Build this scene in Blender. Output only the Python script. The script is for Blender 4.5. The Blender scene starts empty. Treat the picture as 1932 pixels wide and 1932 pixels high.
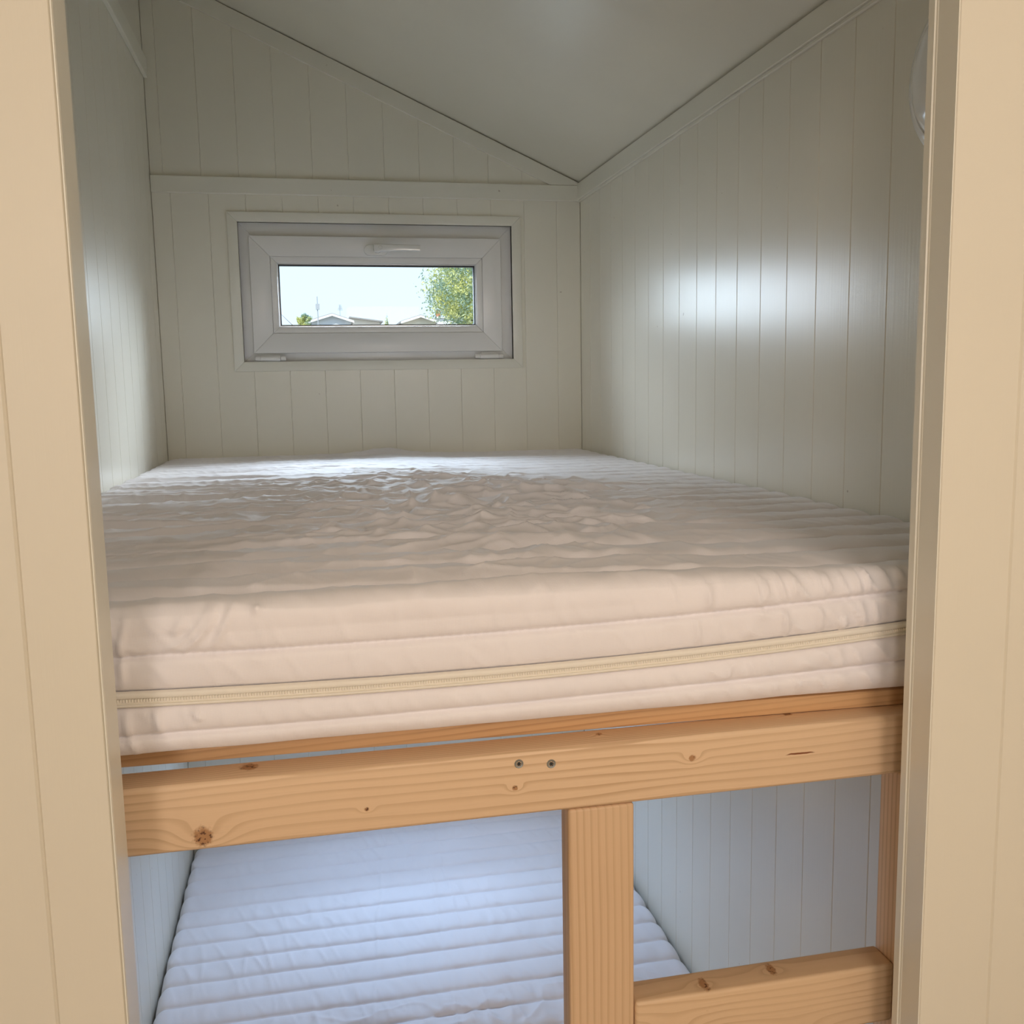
import bpy, bmesh, math, random
import numpy as np
from mathutils import Vector, Matrix
random.seed(7)
C = bpy.context.scene
col = C.collection

# ------------------------------------------------------------------ camera
ROT = [[0.97866476, -0.04379989, 0.20074076],
       [-0.20470739, -0.12411393, 0.97092256],
       [-0.01761158, -0.99130081, -0.13043209]]      # world axes in camera terms (right, down, forward)
EYE = 1.62
cam = bpy.data.objects.new('camera', bpy.data.cameras.new('camera'))
col.objects.link(cam)
cam.data.sensor_width = 36.0
cam.data.lens = 36.0 * 1807.07 / 1932.0
cam.data.clip_start = 0.02
cam.data.clip_end = 500
mw = Matrix.Identity(4)
for r in range(3):
    mw[r][0] = ROT[r][0]; mw[r][1] = -ROT[r][1]; mw[r][2] = -ROT[r][2]
mw.translation = (0, 0, EYE)
cam.matrix_world = mw
C.camera = cam

# ------------------------------------------------------------------ view, sky, sun, daylight at the windows, one added fill lamp
C.view_settings.view_transform = 'Standard'
C.view_settings.look = 'None'
C.view_settings.gamma = 1.0
C.view_settings.use_curve_mapping = False
C.view_settings.exposure = 0.0
C.cycles.max_bounces = 10
C.cycles.diffuse_bounces = 7
C.cycles.glossy_bounces = 4
C.cycles.transparent_max_bounces = 12
C.cycles.sample_clamp_indirect = 6.0
C.cycles.caustics_reflective = False
C.cycles.caustics_refractive = False
C.cycles.use_denoising = True

SKY = 1.42
w = bpy.data.worlds.new('sky'); C.world = w; w.use_nodes = True
nt = w.node_tree; nt.nodes.clear()
tc = nt.nodes.new('ShaderNodeTexCoord'); sx = nt.nodes.new('ShaderNodeSeparateXYZ')
rp = nt.nodes.new('ShaderNodeValToRGB'); bg = nt.nodes.new('ShaderNodeBackground'); wo = nt.nodes.new('ShaderNodeOutputWorld')
rp.color_ramp.elements[0].position = 0.0; rp.color_ramp.elements[0].color = (0.72, 0.86, 1.0, 1)
rp.color_ramp.elements[1].position = 0.9; rp.color_ramp.elements[1].color = (0.42, 0.62, 1.0, 1)
nt.links.new(tc.outputs['Generated'], sx.inputs[0]); nt.links.new(sx.outputs[2], rp.inputs[0])
nt.links.new(rp.outputs[0], bg.inputs[0]); nt.links.new(bg.outputs[0], wo.inputs[0])
bg.inputs[1].default_value = SKY

def light(name, kind, loc, direction, energy, color, sx=1, sy=1, angle=None, spread=None):
    l = bpy.data.lights.new(name, kind); l.energy = energy; l.color = color
    if kind == 'AREA':
        l.shape = 'RECTANGLE'; l.size = sx; l.size_y = sy
        if spread: l.spread = math.radians(spread)
    if angle is not None: l.angle = math.radians(angle)
    o = bpy.data.objects.new(name, l); col.objects.link(o)
    o.location = loc
    o.rotation_euler = Vector(direction).to_track_quat('-Z', 'Y').to_euler()
    return o
light('sun', 'SUN', (0, -5, 20), (0.35, 0.55, -0.70), 4.5, (1.0, 0.95, 0.88), angle=0.6)
# daylight falling in through the small top window, the lower bunk window and the big window behind the camera
light('window_daylight', 'AREA', (0.21, 2.99, EYE + 0.33), (0, -0.743, -0.669), 2.2, (0.72, 0.84, 1.0), 0.60, 0.20, spread=67)
light('window_daylight_right', 'AREA', (0.21, 2.915, EYE + 0.268), (0.55, -0.75, -0.36), 0.66, (0.78, 0.88, 1.0), 0.58, 0.17, spread=64)
light('window_daylight_left', 'AREA', (0.21, 2.915, EYE + 0.268), (-0.60, -0.69, -0.40), 1.6, (0.78, 0.88, 1.0), 0.58, 0.17, spread=58)
light('lower_window_daylight', 'AREA', (0.21, 2.88, 1.0), (0, -0.75, -1.0), 4.8, (0.48, 0.68, 1.0), 0.80, 0.34, spread=120)
light('entry_window_daylight', 'AREA', (-1.08, -2.66, 1.95), (0.33, 1.0, -0.16), 22.0, (1.0, 0.865, 0.76), 0.50, 0.80)
light('entry_fill_lamp', 'AREA', (0.50, -0.70, 2.10), (0.12, 0.75, -0.62), 11.0, (1.0, 0.87, 0.77), 0.5, 0.8)  # unseen warm fill lamp, added to brighten the right front panel

# ------------------------------------------------------------------ materials
def new_mat(name):
    m = bpy.data.materials.new(name); m.use_nodes = True
    n = m.node_tree; n.nodes.clear()
    b = n.nodes.new('ShaderNodeBsdfPrincipled'); o = n.nodes.new('ShaderNodeOutputMaterial')
    n.links.new(b.outputs[0], o.inputs[0])
    return m, n, b

class N:
    """small helper that strings math nodes together"""
    def __init__(s, nt): s.nt = nt
    def m(s, op, a, b=None, c=None):
        n = s.nt.nodes.new('ShaderNodeMath'); n.operation = op
        for i, v in enumerate((a, b, c)):
            if v is None: continue
            if isinstance(v, (int, float)): n.inputs[i].default_value = v
            else: s.nt.links.new(v, n.inputs[i])
        return n.outputs[0]
    def coords(s, off=(0, 0, 0)):
        t = s.nt.nodes.new('ShaderNodeTexCoord'); a = s.nt.nodes.new('ShaderNodeVectorMath'); a.operation = 'ADD'
        s.nt.links.new(t.outputs['Object'], a.inputs[0]); a.inputs[1].default_value = off
        return a.outputs[0]
    def sep(s, v):
        n = s.nt.nodes.new('ShaderNodeSeparateXYZ'); s.nt.links.new(v, n.inputs[0]); return n.outputs
    def scaled(s, v, sc):
        a = s.nt.nodes.new('ShaderNodeVectorMath'); a.operation = 'MULTIPLY'
        s.nt.links.new(v, a.inputs[0]); a.inputs[1].default_value = sc; return a.outputs[0]
    def noise(s, v, scale=1.0, detail=2.0, rough=0.5, dist=0.0):
        n = s.nt.nodes.new('ShaderNodeTexNoise'); s.nt.links.new(v, n.inputs['Vector'])
        n.inputs['Scale'].default_value = scale; n.inputs['Detail'].default_value = detail
        n.inputs['Roughness'].default_value = rough; n.inputs['Distortion'].default_value = dist
        return n.outputs['Fac']
    def mix(s, f, a, b):
        n = s.nt.nodes.new('ShaderNodeMix'); n.data_type = 'RGBA'
        for i, v in ((0, f), (6, a), (7, b)):
            if isinstance(v, (int, float)): n.inputs[i].default_value = v
            elif isinstance(v, tuple): n.inputs[i].default_value = (*v, 1) if len(v) == 3 else v
            else: s.nt.links.new(v, n.inputs[i])
        return n.outputs[2]
    def ramp(s, v, lo, hi):
        n = s.nt.nodes.new('ShaderNodeMapRange'); n.interpolation_type = 'SMOOTHSTEP'
        s.nt.links.new(v, n.inputs[0]); n.inputs[1].default_value = lo; n.inputs[2].default_value = hi
        return n.outputs[0]
    def bump(s, h, strength, dist, b):
        n = s.nt.nodes.new('ShaderNodeBump'); n.inputs['Strength'].default_value = strength
        n.inputs['Distance'].default_value = dist; s.nt.links.new(h, n.inputs['Height'])
        s.nt.links.new(n.outputs[0], b.inputs['Normal'])

def paint(name, color, rough=0.35, grain=(220, 220, 4), strength=0.25, dist=0.0004, coat=0.0, ior=1.5, speck=True):
    m, nt, b = new_mat(name); k = N(nt); v = k.coords()
    n1 = k.noise(k.scaled(v, grain), 1.0, 3.0, 0.6)
    n2 = k.noise(v, 3.0, 2.0)
    c = k.mix(k.ramp(n2, 0.35, 0.7), tuple(x * 0.97 for x in color), color)
    if speck:
        sp = k.ramp(k.noise(v, 55.0, 1.0), 0.80, 0.83)
        c = k.mix(k.m('MULTIPLY', sp, 0.5), c, (0.30, 0.22, 0.15))
    nt.links.new(c, b.inputs['Base Color'])
    b.inputs['Roughness'].default_value = rough; b.inputs['IOR'].default_value = ior
    b.inputs['Coat Weight'].default_value = coat; b.inputs['Coat Roughness'].default_value = rough * 0.8
    if strength > 0: k.bump(n1, strength, dist, b)
    return m

M = {}
M['panel'] = paint('cream_panel_paint', (0.80, 0.77, 0.67), 0.28, coat=0.22, ior=1.45, strength=0.45)
M['panel_core'] = paint('panel_joint', (0.70, 0.68, 0.58), 0.6, strength=0.0)
M['front_panel'] = paint('cream_front_panel_paint', (0.74, 0.69, 0.58), 0.45)
M['trim'] = paint('cream_trim_paint', (0.78, 0.76, 0.67), 0.35, strength=0.05)
M['ceiling'] = paint('cream_ceiling_paint', (0.73, 0.70, 0.60), 0.27, grain=(60, 60, 60), strength=0.03, coat=0.7, speck=False)
M['plastic'] = paint('white_window_plastic', (0.80, 0.79, 0.77), 0.28, grain=(400, 400, 400), strength=0.03, speck=False)
M['gasket'] = paint('black_rubber_gasket', (0.012, 0.012, 0.014), 0.5, strength=0, speck=False)
M['alu'] = paint('bright_spacer_bar', (0.75, 0.78, 0.82), 0.3, strength=0, speck=False)
M['alu'].node_tree.nodes['Principled BSDF'].inputs['Metallic'].default_value = 0.8
M['lamp'] = paint('glossy_white_lamp_plastic', (0.80, 0.79, 0.76), 0.12, strength=0, coat=0.6, speck=False)
M['steel'] = paint('zinc_screw_steel', (0.36, 0.37, 0.36), 0.35, strength=0, speck=False)
M['steel'].node_tree.nodes['Principled BSDF'].inputs['Metallic'].default_value = 0.85
M['dark'] = paint('black_recess_shade', (0.02, 0.02, 0.02), 0.6, strength=0, speck=False)
M['tape'] = paint('cream_zip_tape', (0.86, 0.81, 0.72), 0.7, grain=(1500, 1500, 1500), strength=0.3, dist=0.0005, speck=False)
M['wall_out'] = paint('pale_outer_wall', (0.62, 0.60, 0.55), 0.7, grain=(30, 30, 30), speck=False)

def fabric(name, color):
    m, nt, b = new_mat(name); k = N(nt); v = k.coords()
    s = k.sep(v)
    wx = k.m('SINE', k.m('MULTIPLY', s[0], 5200.0)); wy = k.m('SINE', k.m('MULTIPLY', k.m('ADD', s[1], s[2]), 5200.0))
    h = k.m('ADD', k.m('MULTIPLY', k.m('ADD', wx, wy), 0.08), k.noise(v, 90.0, 4.0, 0.6))
    c = k.mix(k.ramp(k.noise(v, 7.0, 2.0), 0.3, 0.7), tuple(x * 0.975 for x in color), color)
    nt.links.new(c, b.inputs['Base Color'])
    b.inputs['Roughness'].default_value = 0.62; b.inputs['Sheen Weight'].default_value = 0.25
    b.inputs['Sheen Roughness'].default_value = 0.4
    k.bump(h, 0.18, 0.0012, b)
    return m
M['fabric'] = fabric('white_quilted_cotton', (0.87, 0.83, 0.85))

def wood(name, axis, knots=(), streaks=(), off=(0, 0, 0), spacing=0.0042, centre=(0.3, 0.2), tone=(0.74, 0.52, 0.33), dark=(0.50, 0.31, 0.165), wob=0.008, seed=0.0):
    """spruce: growth rings round a distant pith that runs along the timber; knots bend them"""
    m, nt, b = new_mat(name); k = N(nt); v = k.coords(off); s = k.sep(v)
    al = s[axis]; oth = [s[i] for i in range(3) if i != axis]
    st = [9.0, 9.0, 9.0]; st[axis] = 1.3
    sv = k.scaled(v, tuple(st))
    sh = nt.nodes.new('ShaderNodeVectorMath'); sh.operation = 'ADD'; nt.links.new(sv, sh.inputs[0]); sh.inputs[1].default_value = (seed, seed * 2, seed)
    n1 = k.noise(sh.outputs[0], 1.0, 3.0, 0.5)
    d0 = k.m('SUBTRACT', oth[0], centre[0]); d1 = k.m('SUBTRACT', oth[1], centre[1])
    r = k.m('SQRT', k.m('ADD', k.m('MULTIPLY', d0, d0), k.m('MULTIPLY', d1, d1)))
    r = k.m('ADD', r, k.m('MULTIPLY', k.m('SUBTRACT', n1, 0.5), wob * 2))
    core = None
    for (ka, kp, rad, pi, amp, *el) in knots:            # along, across, radius, index of the across axis, amplitude
        a = k.m('DIVIDE', k.m('SUBTRACT', al, ka), rad * 2.6); c = k.m('DIVIDE', k.m('SUBTRACT', s[pi], kp), rad * 1.5)
        q = k.m('ADD', k.m('MULTIPLY', a, a), k.m('MULTIPLY', c, c))
        r = k.m('ADD', r, k.m('MULTIPLY', k.m('EXPONENT', k.m('MULTIPLY', q, -1.0)), amp))
        a = k.m('DIVIDE', k.m('SUBTRACT', al, ka), rad); c = k.m('DIVIDE', k.m('SUBTRACT', s[pi], kp), rad * (el[0] if el else 0.95))
        q = k.m('SQRT', k.m('ADD', k.m('MULTIPLY', a, a), k.m('MULTIPLY', c, c)))
        q = k.m('ADD', q, k.m('MULTIPLY', k.m('SUBTRACT', k.noise(v, 260.0, 3.0), 0.5), 0.9))
        f = k.m('SUBTRACT', 1.0, k.ramp(q, 0.55, 1.05))
        core = f if core is None else k.m('MAXIMUM', core, f)
    ph = k.m('FRACT', k.m('DIVIDE', r, spacing))
    late = k.m('MULTIPLY', k.ramp(ph, 0.45, 0.93), k.m('SUBTRACT', 1.0, k.ramp(ph, 0.94, 1.0)))
    vary = k.ramp(k.noise(k.scaled(v, (2.0, 2.0, 2.0) if axis != 2 else (6.0, 6.0, 1.0)), 2.0, 2.0), 0.3, 0.75)
    c = k.mix(k.m('MULTIPLY', late, k.m('ADD', 0.35, k.m('MULTIPLY', vary, 0.5))), tone, dark)
    st2 = [900.0, 900.0, 900.0]; st2[axis] = 14.0
    fib = k.noise(k.scaled(v, tuple(st2)), 1.0, 2.0)
    c = k.mix(k.m('MULTIPLY', k.ramp(fib, 0.5, 0.8), 0.22), c, tuple(x * 0.72 for x in tone))
    c = k.mix(k.m('MULTIPLY', k.noise(v, 6.0, 2.0), 0.3), c, (0.78, 0.57, 0.37))
    if core is not None:
        kc = k.mix(k.ramp(k.noise(v, 300.0, 3.0), 0.36, 0.47), (0.10, 0.035, 0.015), (0.42, 0.22, 0.10))
        c = k.mix(core, c, kc)
    for (ka, kp, la, lp, pi) in streaks:             # resin pockets
        a = k.m('DIVIDE', k.m('SUBTRACT', al, ka), la)
        cc = k.m('DIVIDE', k.m('SUBTRACT', k.m('SUBTRACT', s[pi], kp), k.m('MULTIPLY', k.m('SUBTRACT', k.noise(v, 60.0, 2.0), 0.5), lp * 3.0)), lp)
        q = k.m('ADD', k.m('MULTIPLY', a, a), k.m('MULTIPLY', cc, cc))
        c = k.mix(k.m('SUBTRACT', 1.0, k.ramp(q, 0.5, 1.1)), c, (0.22, 0.07, 0.025))
    nt.links.new(c, b.inputs['Base Color'])
    b.inputs['Roughness'].default_value = 0.52
    k.bump(k.m('ADD', late, fib), 0.12, 0.0006, b)
    return m

# ------------------------------------------------------------------ mesh helpers
class MB:
    def __init__(s): s.v = []; s.f = []
    def poly_prism(s, pts, axis, a0, a1):
        """pts: 2-D outline (ccw) in the two other axes, extruded along axis; a0/a1 may be callables of the 2-D point"""
        n = len(pts); base = len(s.v)
        for k in (0, 1):
            for p in pts:
                a = (a0, a1)[k]; a = a(p) if callable(a) else a
                q = list(p); q.insert(axis, a); s.v.append(tuple(q))
        s.f.append(tuple(base + i for i in range(n - 1, -1, -1))); s.f.append(tuple(base + n + i for i in range(n)))
        for i in range(n):
            j = (i + 1) % n; s.f.append((base + i, base + j, base + n + j, base + n + i))
        return s
    def box(s, x0, x1, y0, y1, z0, z1):
        return s.poly_prism([(x0, y0), (x1, y0), (x1, y1), (x0, y1)], 2, z0, z1)
    def sweep(s, pts, prof, up=(0, 0, 1), closed_prof=True, caps=True):
        """prof: list of (side, up) offsets or a callable t->list"""
        pts = [Vector(p) for p in pts]; n = len(pts); base = len(s.v); m = None
        for i, p in enumerate(pts):
            t = (pts[min(i + 1, n - 1)] - pts[max(i - 1, 0)]).normalized()
            u = Vector(up); side = t.cross(u).normalized(); u2 = side.cross(t).normalized()
            pr = prof(i / (n - 1)) if callable(prof) else prof
            m = len(pr)
            for a, b in pr: s.v.append(tuple(p + side * a + u2 * b))
        for i in range(n - 1):
            for j in range(m if closed_prof else m - 1):
                k = (j + 1) % m
                s.f.append((base + i * m + j, base + i * m + k, base + (i + 1) * m + k, base + (i + 1) * m + j))
        if caps and closed_prof:
            s.f.append(tuple(base + j for j in range(m - 1, -1, -1))); s.f.append(tuple(base + (n - 1) * m + j for j in range(m)))
        return s
    def lathe(s, prof, centre, axis=2, n=32, flip=1):
        """prof: list of (radius, height)"""
        base = len(s.v); m = len(prof)
        for i in range(n):
            a = 2 * math.pi * i / n
            for r, h in prof:
                q = [r * math.cos(a), r * math.sin(a)]; q.insert(axis, h * flip)
                s.v.append(tuple(q[t] + centre[t] for t in range(3)))
        for i in range(n):
            k = (i + 1) % n
            for j in range(m - 1):
                s.f.append((base + i * m + j, base + k * m + j, base + k * m + j + 1, base + i * m + j + 1))
        for j in (0, m - 1):
            if prof[j][0] > 1e-6: s.f.append(tuple(base + i * m + j for i in range(n)))
        return s
    def build(s, name, mat, parent=None, bevel=0.0, seg=2, smooth=False, merge=False):
        me = bpy.data.meshes.new(name)
        off = parent_origin(parent)
        me.from_pydata([tuple(p[i] - off[i] for i in range(3)) for p in s.v], [], s.f)
        bm = bmesh.new(); bm.from_mesh(me)
        if merge: bmesh.ops.remove_doubles(bm, verts=bm.verts, dist=1e-5)
        bmesh.ops.recalc_face_normals(bm, faces=bm.faces)
        if bevel > 0:
            ed = [e for e in bm.edges if len(e.link_faces) == 2 and e.calc_face_angle(0) > 0.5]
            bmesh.ops.bevel(bm, geom=ed, offset=bevel, segments=seg, profile=0.5, affect='EDGES', clamp_overlap=True)
        bm.to_mesh(me); bm.free()
        me.materials.append(mat)
        if smooth or bevel > 0:
            for p in me.polygons: p.use_smooth = True
            me.set_sharp_from_angle(angle=math.radians(40 if smooth else 30))
        return link(name, me, parent)

ORIGIN = {}
def parent_origin(p):
    return ORIGIN.get(p.name, (0, 0, 0)) if p is not None else (0, 0, 0)
def link(name, data, parent=None):
    o = bpy.data.objects.new(name, data); col.objects.link(o)
    if parent is not None:
        o.parent = parent; ORIGIN[o.name] = parent_origin(parent)
    return o
def thing(name, label, cat, loc=(0, 0, 0), group=None):
    o = bpy.data.objects.new(name, None); col.objects.link(o); o.location = loc
    o.empty_display_size = 0.05
    o['label'] = label; o['category'] = cat
    if group: o['group'] = group
    ORIGIN[o.name] = loc
    return o
def structure(name, mb, mat, **k):
    o = mb.build(name, mat, **k); o['kind'] = 'structure'; return o

Z = EYE
XL, XR, YB = -0.4047, 0.8194, 2.870            # left wall, right wall, back wall of the bunk room
YF, YI = 0.780, 0.820                          # front and inner face of the partition with the doorway
OL, OR = -0.1690, 0.5653                       # doorway edges
def ceil_z(x, y=YB): return Z + 0.5987 + (XR - x) * 0.4438 + (y - YB) * 0.0095
PT = 0.005                                     # panel thickness in front of the core
G = 0.00025                                     # half a joint

# ------------------------------------------------------------------ room shell
mb = MB().box(-1.75, 1.0, -2.95, 3.1, -0.12, 0.0)
m_floor = wood('spruce_floor', 1, off=(0, 0, 0), spacing=0.006, tone=(0.50, 0.42, 0.33))
structure('floor', mb, m_floor)
mb = MB()
pts = [(-1.75, -2.95), (1.0, -2.95), (1.0, 3.1), (-1.75, 3.1)]
mb.poly_prism(pts, 2, lambda p: ceil_z(*p), lambda p: ceil_z(*p) + 0.12)
structure('ceiling', mb, M['ceiling'])

def plank(parent, plane, a0, a1, pos, sgn, spans, chamf=(True, True), mat=None, c=0.0013, G=0.00004):
    """one tongue-and-groove panel strip. plane 'x': lies in an X=const wall, runs a0..a1 along Y; 'y': in a Y=const wall.
    pos: its visible face; sgn: direction (+1/-1) in which its body lies; spans: [(z0, z1, s0, s1)] with optional callables"""
    mb = MB()
    for (z0, z1, s0, s1) in spans:
        s0 = a0 if s0 is None else s0; s1 = a1 if s1 is None else s1
        l = c if (chamf[0] and s0 == a0) else 0.0; r = c if (chamf[1] and s1 == a1) else 0.0
        g0 = G if s0 == a0 else 0; g1 = G if s1 == a1 else 0
        o = [(s0 + g0 + l, pos), (s1 - g1 - r, pos)]
        if r: o.append((s1 - g1, pos + sgn * c * 1.2))
        o += [(s1 - g1, pos + sgn * PT), (s0 + g0, pos + sgn * PT)]
        if l: o.append((s0 + g0, pos + sgn * c * 1.2))
        if plane == 'x': o = [(q, p) for p, q in o]
        mb.poly_prism(o, 2, z0, z1)
    return mb.build('plank', mat or M['panel'], parent)

def cuts(start, step, lo, hi):
    v = [lo]; t = start
    while t > lo + 0.01: t -= step
    while t < hi - 0.004:
        if t > lo + 0.006: v.append(t)
        t += step
    return v + [hi]

# right wall
wr = structure('wall_right', MB().poly_prism([(XR + PT, -2.95), (XR + 0.08, -2.95), (XR + 0.08, 2.95), (XR + PT, 2.95)], 2, 0.0, lambda p: ceil_z(*p)), M['panel_core'])
ys = cuts(1.269, 0.1, YI, YB)
for a, b in zip(ys, ys[1:]):
    plank(wr, 'x', a, b, XR, 1, [(0.0, lambda p: Z + 0.56, None, None)])
ys = cuts(0.769, 0.1, -2.8, YF)
for a, b in zip(ys, ys[1:]):
    plank(wr, 'x', a, b, XR, 1, [(0.0, lambda p: ceil_z(XR, p[1]), None, None)])
# left wall (only as far as the bunk room)
wl = structure('wall_left', MB().poly_prism([(XL - 0.06, YI), (XL - PT, YI), (XL - PT, 2.95), (XL - 0.06, 2.95)], 2, 0.0, lambda p: ceil_z(*p)), M['panel_core'])
ys = cuts(2.287, 0.1, YI, YB)
for a, b in zip(ys, ys[1:]):
    plank(wl, 'x', a, b, XL, -1, [(0.0, Z + 0.85, None, None), ])
MB().poly_prism([(XL - PT, YI), (XL, YI), (XL, YB), (XL - PT, YB)], 2, Z + 0.851, lambda p: ceil_z(*p)).build('upper_panel', M['panel'], wl)
# back wall with the openings of its two windows
WX0, WX1, WZ0, WZ1 = -0.180, 0.606, Z + 0.0805, Z + 0.4715
LX0, LX1, LZ0, LZ1 = -0.20, 0.62, 0.78, 1.18
mb = MB(); y0, y1 = YB + PT, 2.96
mb.poly_prism([(XL - 0.06, y0), (XR + 0.005, y0), (XR + 0.005, y1), (XL - 0.06, y1)], 2, WZ1, lambda p: ceil_z(*p))
mb.box(XL - 0.06, XR + 0.005, y0, y1, 0.0, LZ0)
mb.box(XL - 0.06, XR + 0.005, y0, y1, LZ1, WZ0)
for zz0, zz1, a, b in ((WZ0, WZ1, WX0, WX1), (LZ0, LZ1, LX0, LX1)):
    mb.box(XL - 0.06, a, y0, y1, zz0, zz1); mb.box(b, XR + 0.005, y0, y1, zz0, zz1)
wb = structure('wall_back', mb, M['panel_core'])
def rects(a0, a1, zlo, zhi, holes):
    """vertical runs of one strip that leave the window holes free"""
    xs = sorted({a0, a1, *[h for o in holes for h in o[:2] if a0 < h < a1]})
    out = []
    for s0, s1 in zip(xs, xs[1:]):
        mid = (s0 + s1) / 2; z = zlo
        for hx0, hx1, hz0, hz1 in sorted(holes, key=lambda q: q[2]):
            if hx0 < mid < hx1:
                out.append((z, hz0, s0, s1)); z = hz1
        out.append((z, zhi, s0, s1))
    return out
xs = cuts(-0.3545, 0.1, XL, XR)
for a, b in zip(xs, xs[1:]):
    plank(wb, 'y', a, b, YB, 1, rects(a, b, 0.0, Z + 0.56, [(WX0, WX1, WZ0, WZ1), (LX0, LX1, LZ0, LZ1)]))
xs = cuts(-0.270, 0.1012, XL, XR)
for a, b in zip(xs, xs[1:]):
    plank(wb, 'y', a, b, YB, 1, [(Z + 0.561, lambda p: ceil_z(p[0], p[1]), None, None)])

# partition with the doorway
def ftop(p): return ceil_z(*p)
mb = MB()
mb.poly_prism([(-1.68, YF + PT), (OL - 0.004, YF + PT), (OL - 0.004, YI), (-1.68, YI)], 2, 0.0, ftop)
mb.poly_prism([(OR + 0.010, YF + PT), (XR + 0.002, YF + PT), (XR + 0.002, YI), (OR + 0.010, YI)], 2, 0.0, ftop)
mb.poly_prism([(OL - 0.004, YF + PT), (OR + 0.010, YF + PT), (OR + 0.010, YI), (OL - 0.004, YI)], 2, 2.04, ftop)
wf = structure('wall_front', mb, M['panel_core'])
for xs in ([-1.68, -1.623, -1.523, -1.423, -1.323, -1.223, -1.123, -1.023, -0.923, -0.823, -0.723, -0.623, -0.523, -0.423, -0.323, -0.2231, OL - 0.0016],
           [OR + 0.0001, 0.6435, 0.7435, XR]):
    for a, b in zip(xs, xs[1:]):
        plank(wf, 'y', a, b, YF, 1, [(0.0, ftop, None, None)], mat=M['front_panel'], c=0.0017, G=0.0)
for i in range(7):
    a = OL + i * (OR - OL) / 7; b = OL + (i + 1) * (OR - OL) / 7
    plank(wf, 'y', a, b, YF, 1, [(2.04, ftop, None, None)], mat=M['front_panel'])
# door linings
mb = MB().poly_prism([(OR, YF + 0.001), (OR + 0.010, YF + 0.001), (OR + 0.010, 0.8215), (OR - 0.0016, 0.8215), (OR - 0.0016, 0.8128), (OR + 0.0006, 0.8115), (OR - 0.0006, 0.8102), (OR, 0.8090)], 2, 0.0, 2.04)
structure('trim_1', mb, M['trim'])
mb = MB().poly_prism([(OL - 0.0016, YF - 0.0008), (OL - 0.0006, YF - 0.0006), (OL, YF + 0.0012), (OL, 0.8215), (OL - 0.004, 0.8215), (OL - 0.004, YF + PT), (OL - 0.0016, YF + PT)], 2, 0.0, 2.04)
structure('trim_2', mb, M['trim'])
structure('trim_3', MB().box(OL, OR, YF, 0.8215, 2.032, 2.04), M['trim'])

# cover strips inside: back wall joint, sloping strip under the ceiling, right wall, left wall
structure('trim_4', MB().box(XL + 0.001, XR - 0.001, YB - 0.010, YB, Z + 0.5450, Z + 0.5905), M['trim'], bevel=0.0015, seg=1)
zs = Z + 0.5912
def under(x, d): return ceil_z(x, YB) - d
xa = XR - (zs + 0.0495 - Z - 0.5987) / 0.4438       # where the strip's lower edge meets the joint strip
mb = MB().poly_prism([(XL + 0.001, under(XL, 0.0495)), (xa, zs), (XR - 0.003, zs), (XR - 0.003, under(XR, 0.0022)), (XL + 0.001, under(XL, 0.0022))], 1, YB - 0.009, YB)
structure('trim_5', mb, M['trim'], bevel=0.001, seg=1)
def rt_lo(y, d=0.0): return Z + 0.5428 + (y - YB) * 0.0058 + d
def side_strip(name, x0, x1, lo, hi):
    mb = MB(); b = len(mb.v); a, c = YI + 0.002, YB - 0.001
    mb.v += [(x0, a, lo(a)), (x1, a, lo(a)), (x1, a, hi(a)), (x0, a, hi(a)), (x0, c, lo(c)), (x1, c, lo(c)), (x1, c, hi(c)), (x0, c, hi(c))]
    mb.f += [(0, 1, 2, 3), (7, 6, 5, 4), (0, 4, 5, 1), (1, 5, 6, 2), (2, 6, 7, 3), (3, 7, 4, 0)]
    return structure(name, mb, M['trim'], bevel=0.0012, seg=1)
side_strip('trim_6', XR - 0.011, XR - 0.0002, lambda y: rt_lo(y, 0.0065), lambda y: ceil_z(XR, y) - 0.0022)
side_strip('trim_7', XR - 0.0065, XR - 0.0002, lambda y: rt_lo(y), lambda y: rt_lo(y, 0.0065))
side_strip('trim_8', XL + 0.0002, XL + 0.011, lambda y: Z + 0.8445, lambda y: Z + 0.8955)

# the entry room behind the camera
mb = MB().poly_prism([(-1.75, -2.95), (-1.68, -2.95), (-1.68, YI + 0.06), (-1.75, YI + 0.06)], 2, 0.0, ftop)
structure('wall_entry_left', mb, M['front_panel'])
mb = MB()
mb.poly_prism([(-1.68, -2.95), (XR + 0.005, -2.95), (XR + 0.005, -2.80), (-1.68, -2.80)], 2, 2.45, ftop)
mb.box(-1.68, XR + 0.005, -2.95, -2.80, 0.0, 0.95)
mb.box(-1.68, -1.25, -2.95, -2.80, 0.95, 2.45); mb.box(-0.45, XR + 0.005, -2.95, -2.80, 0.95, 2.45)
structure('wall_entry', mb, M['front_panel'])

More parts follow.
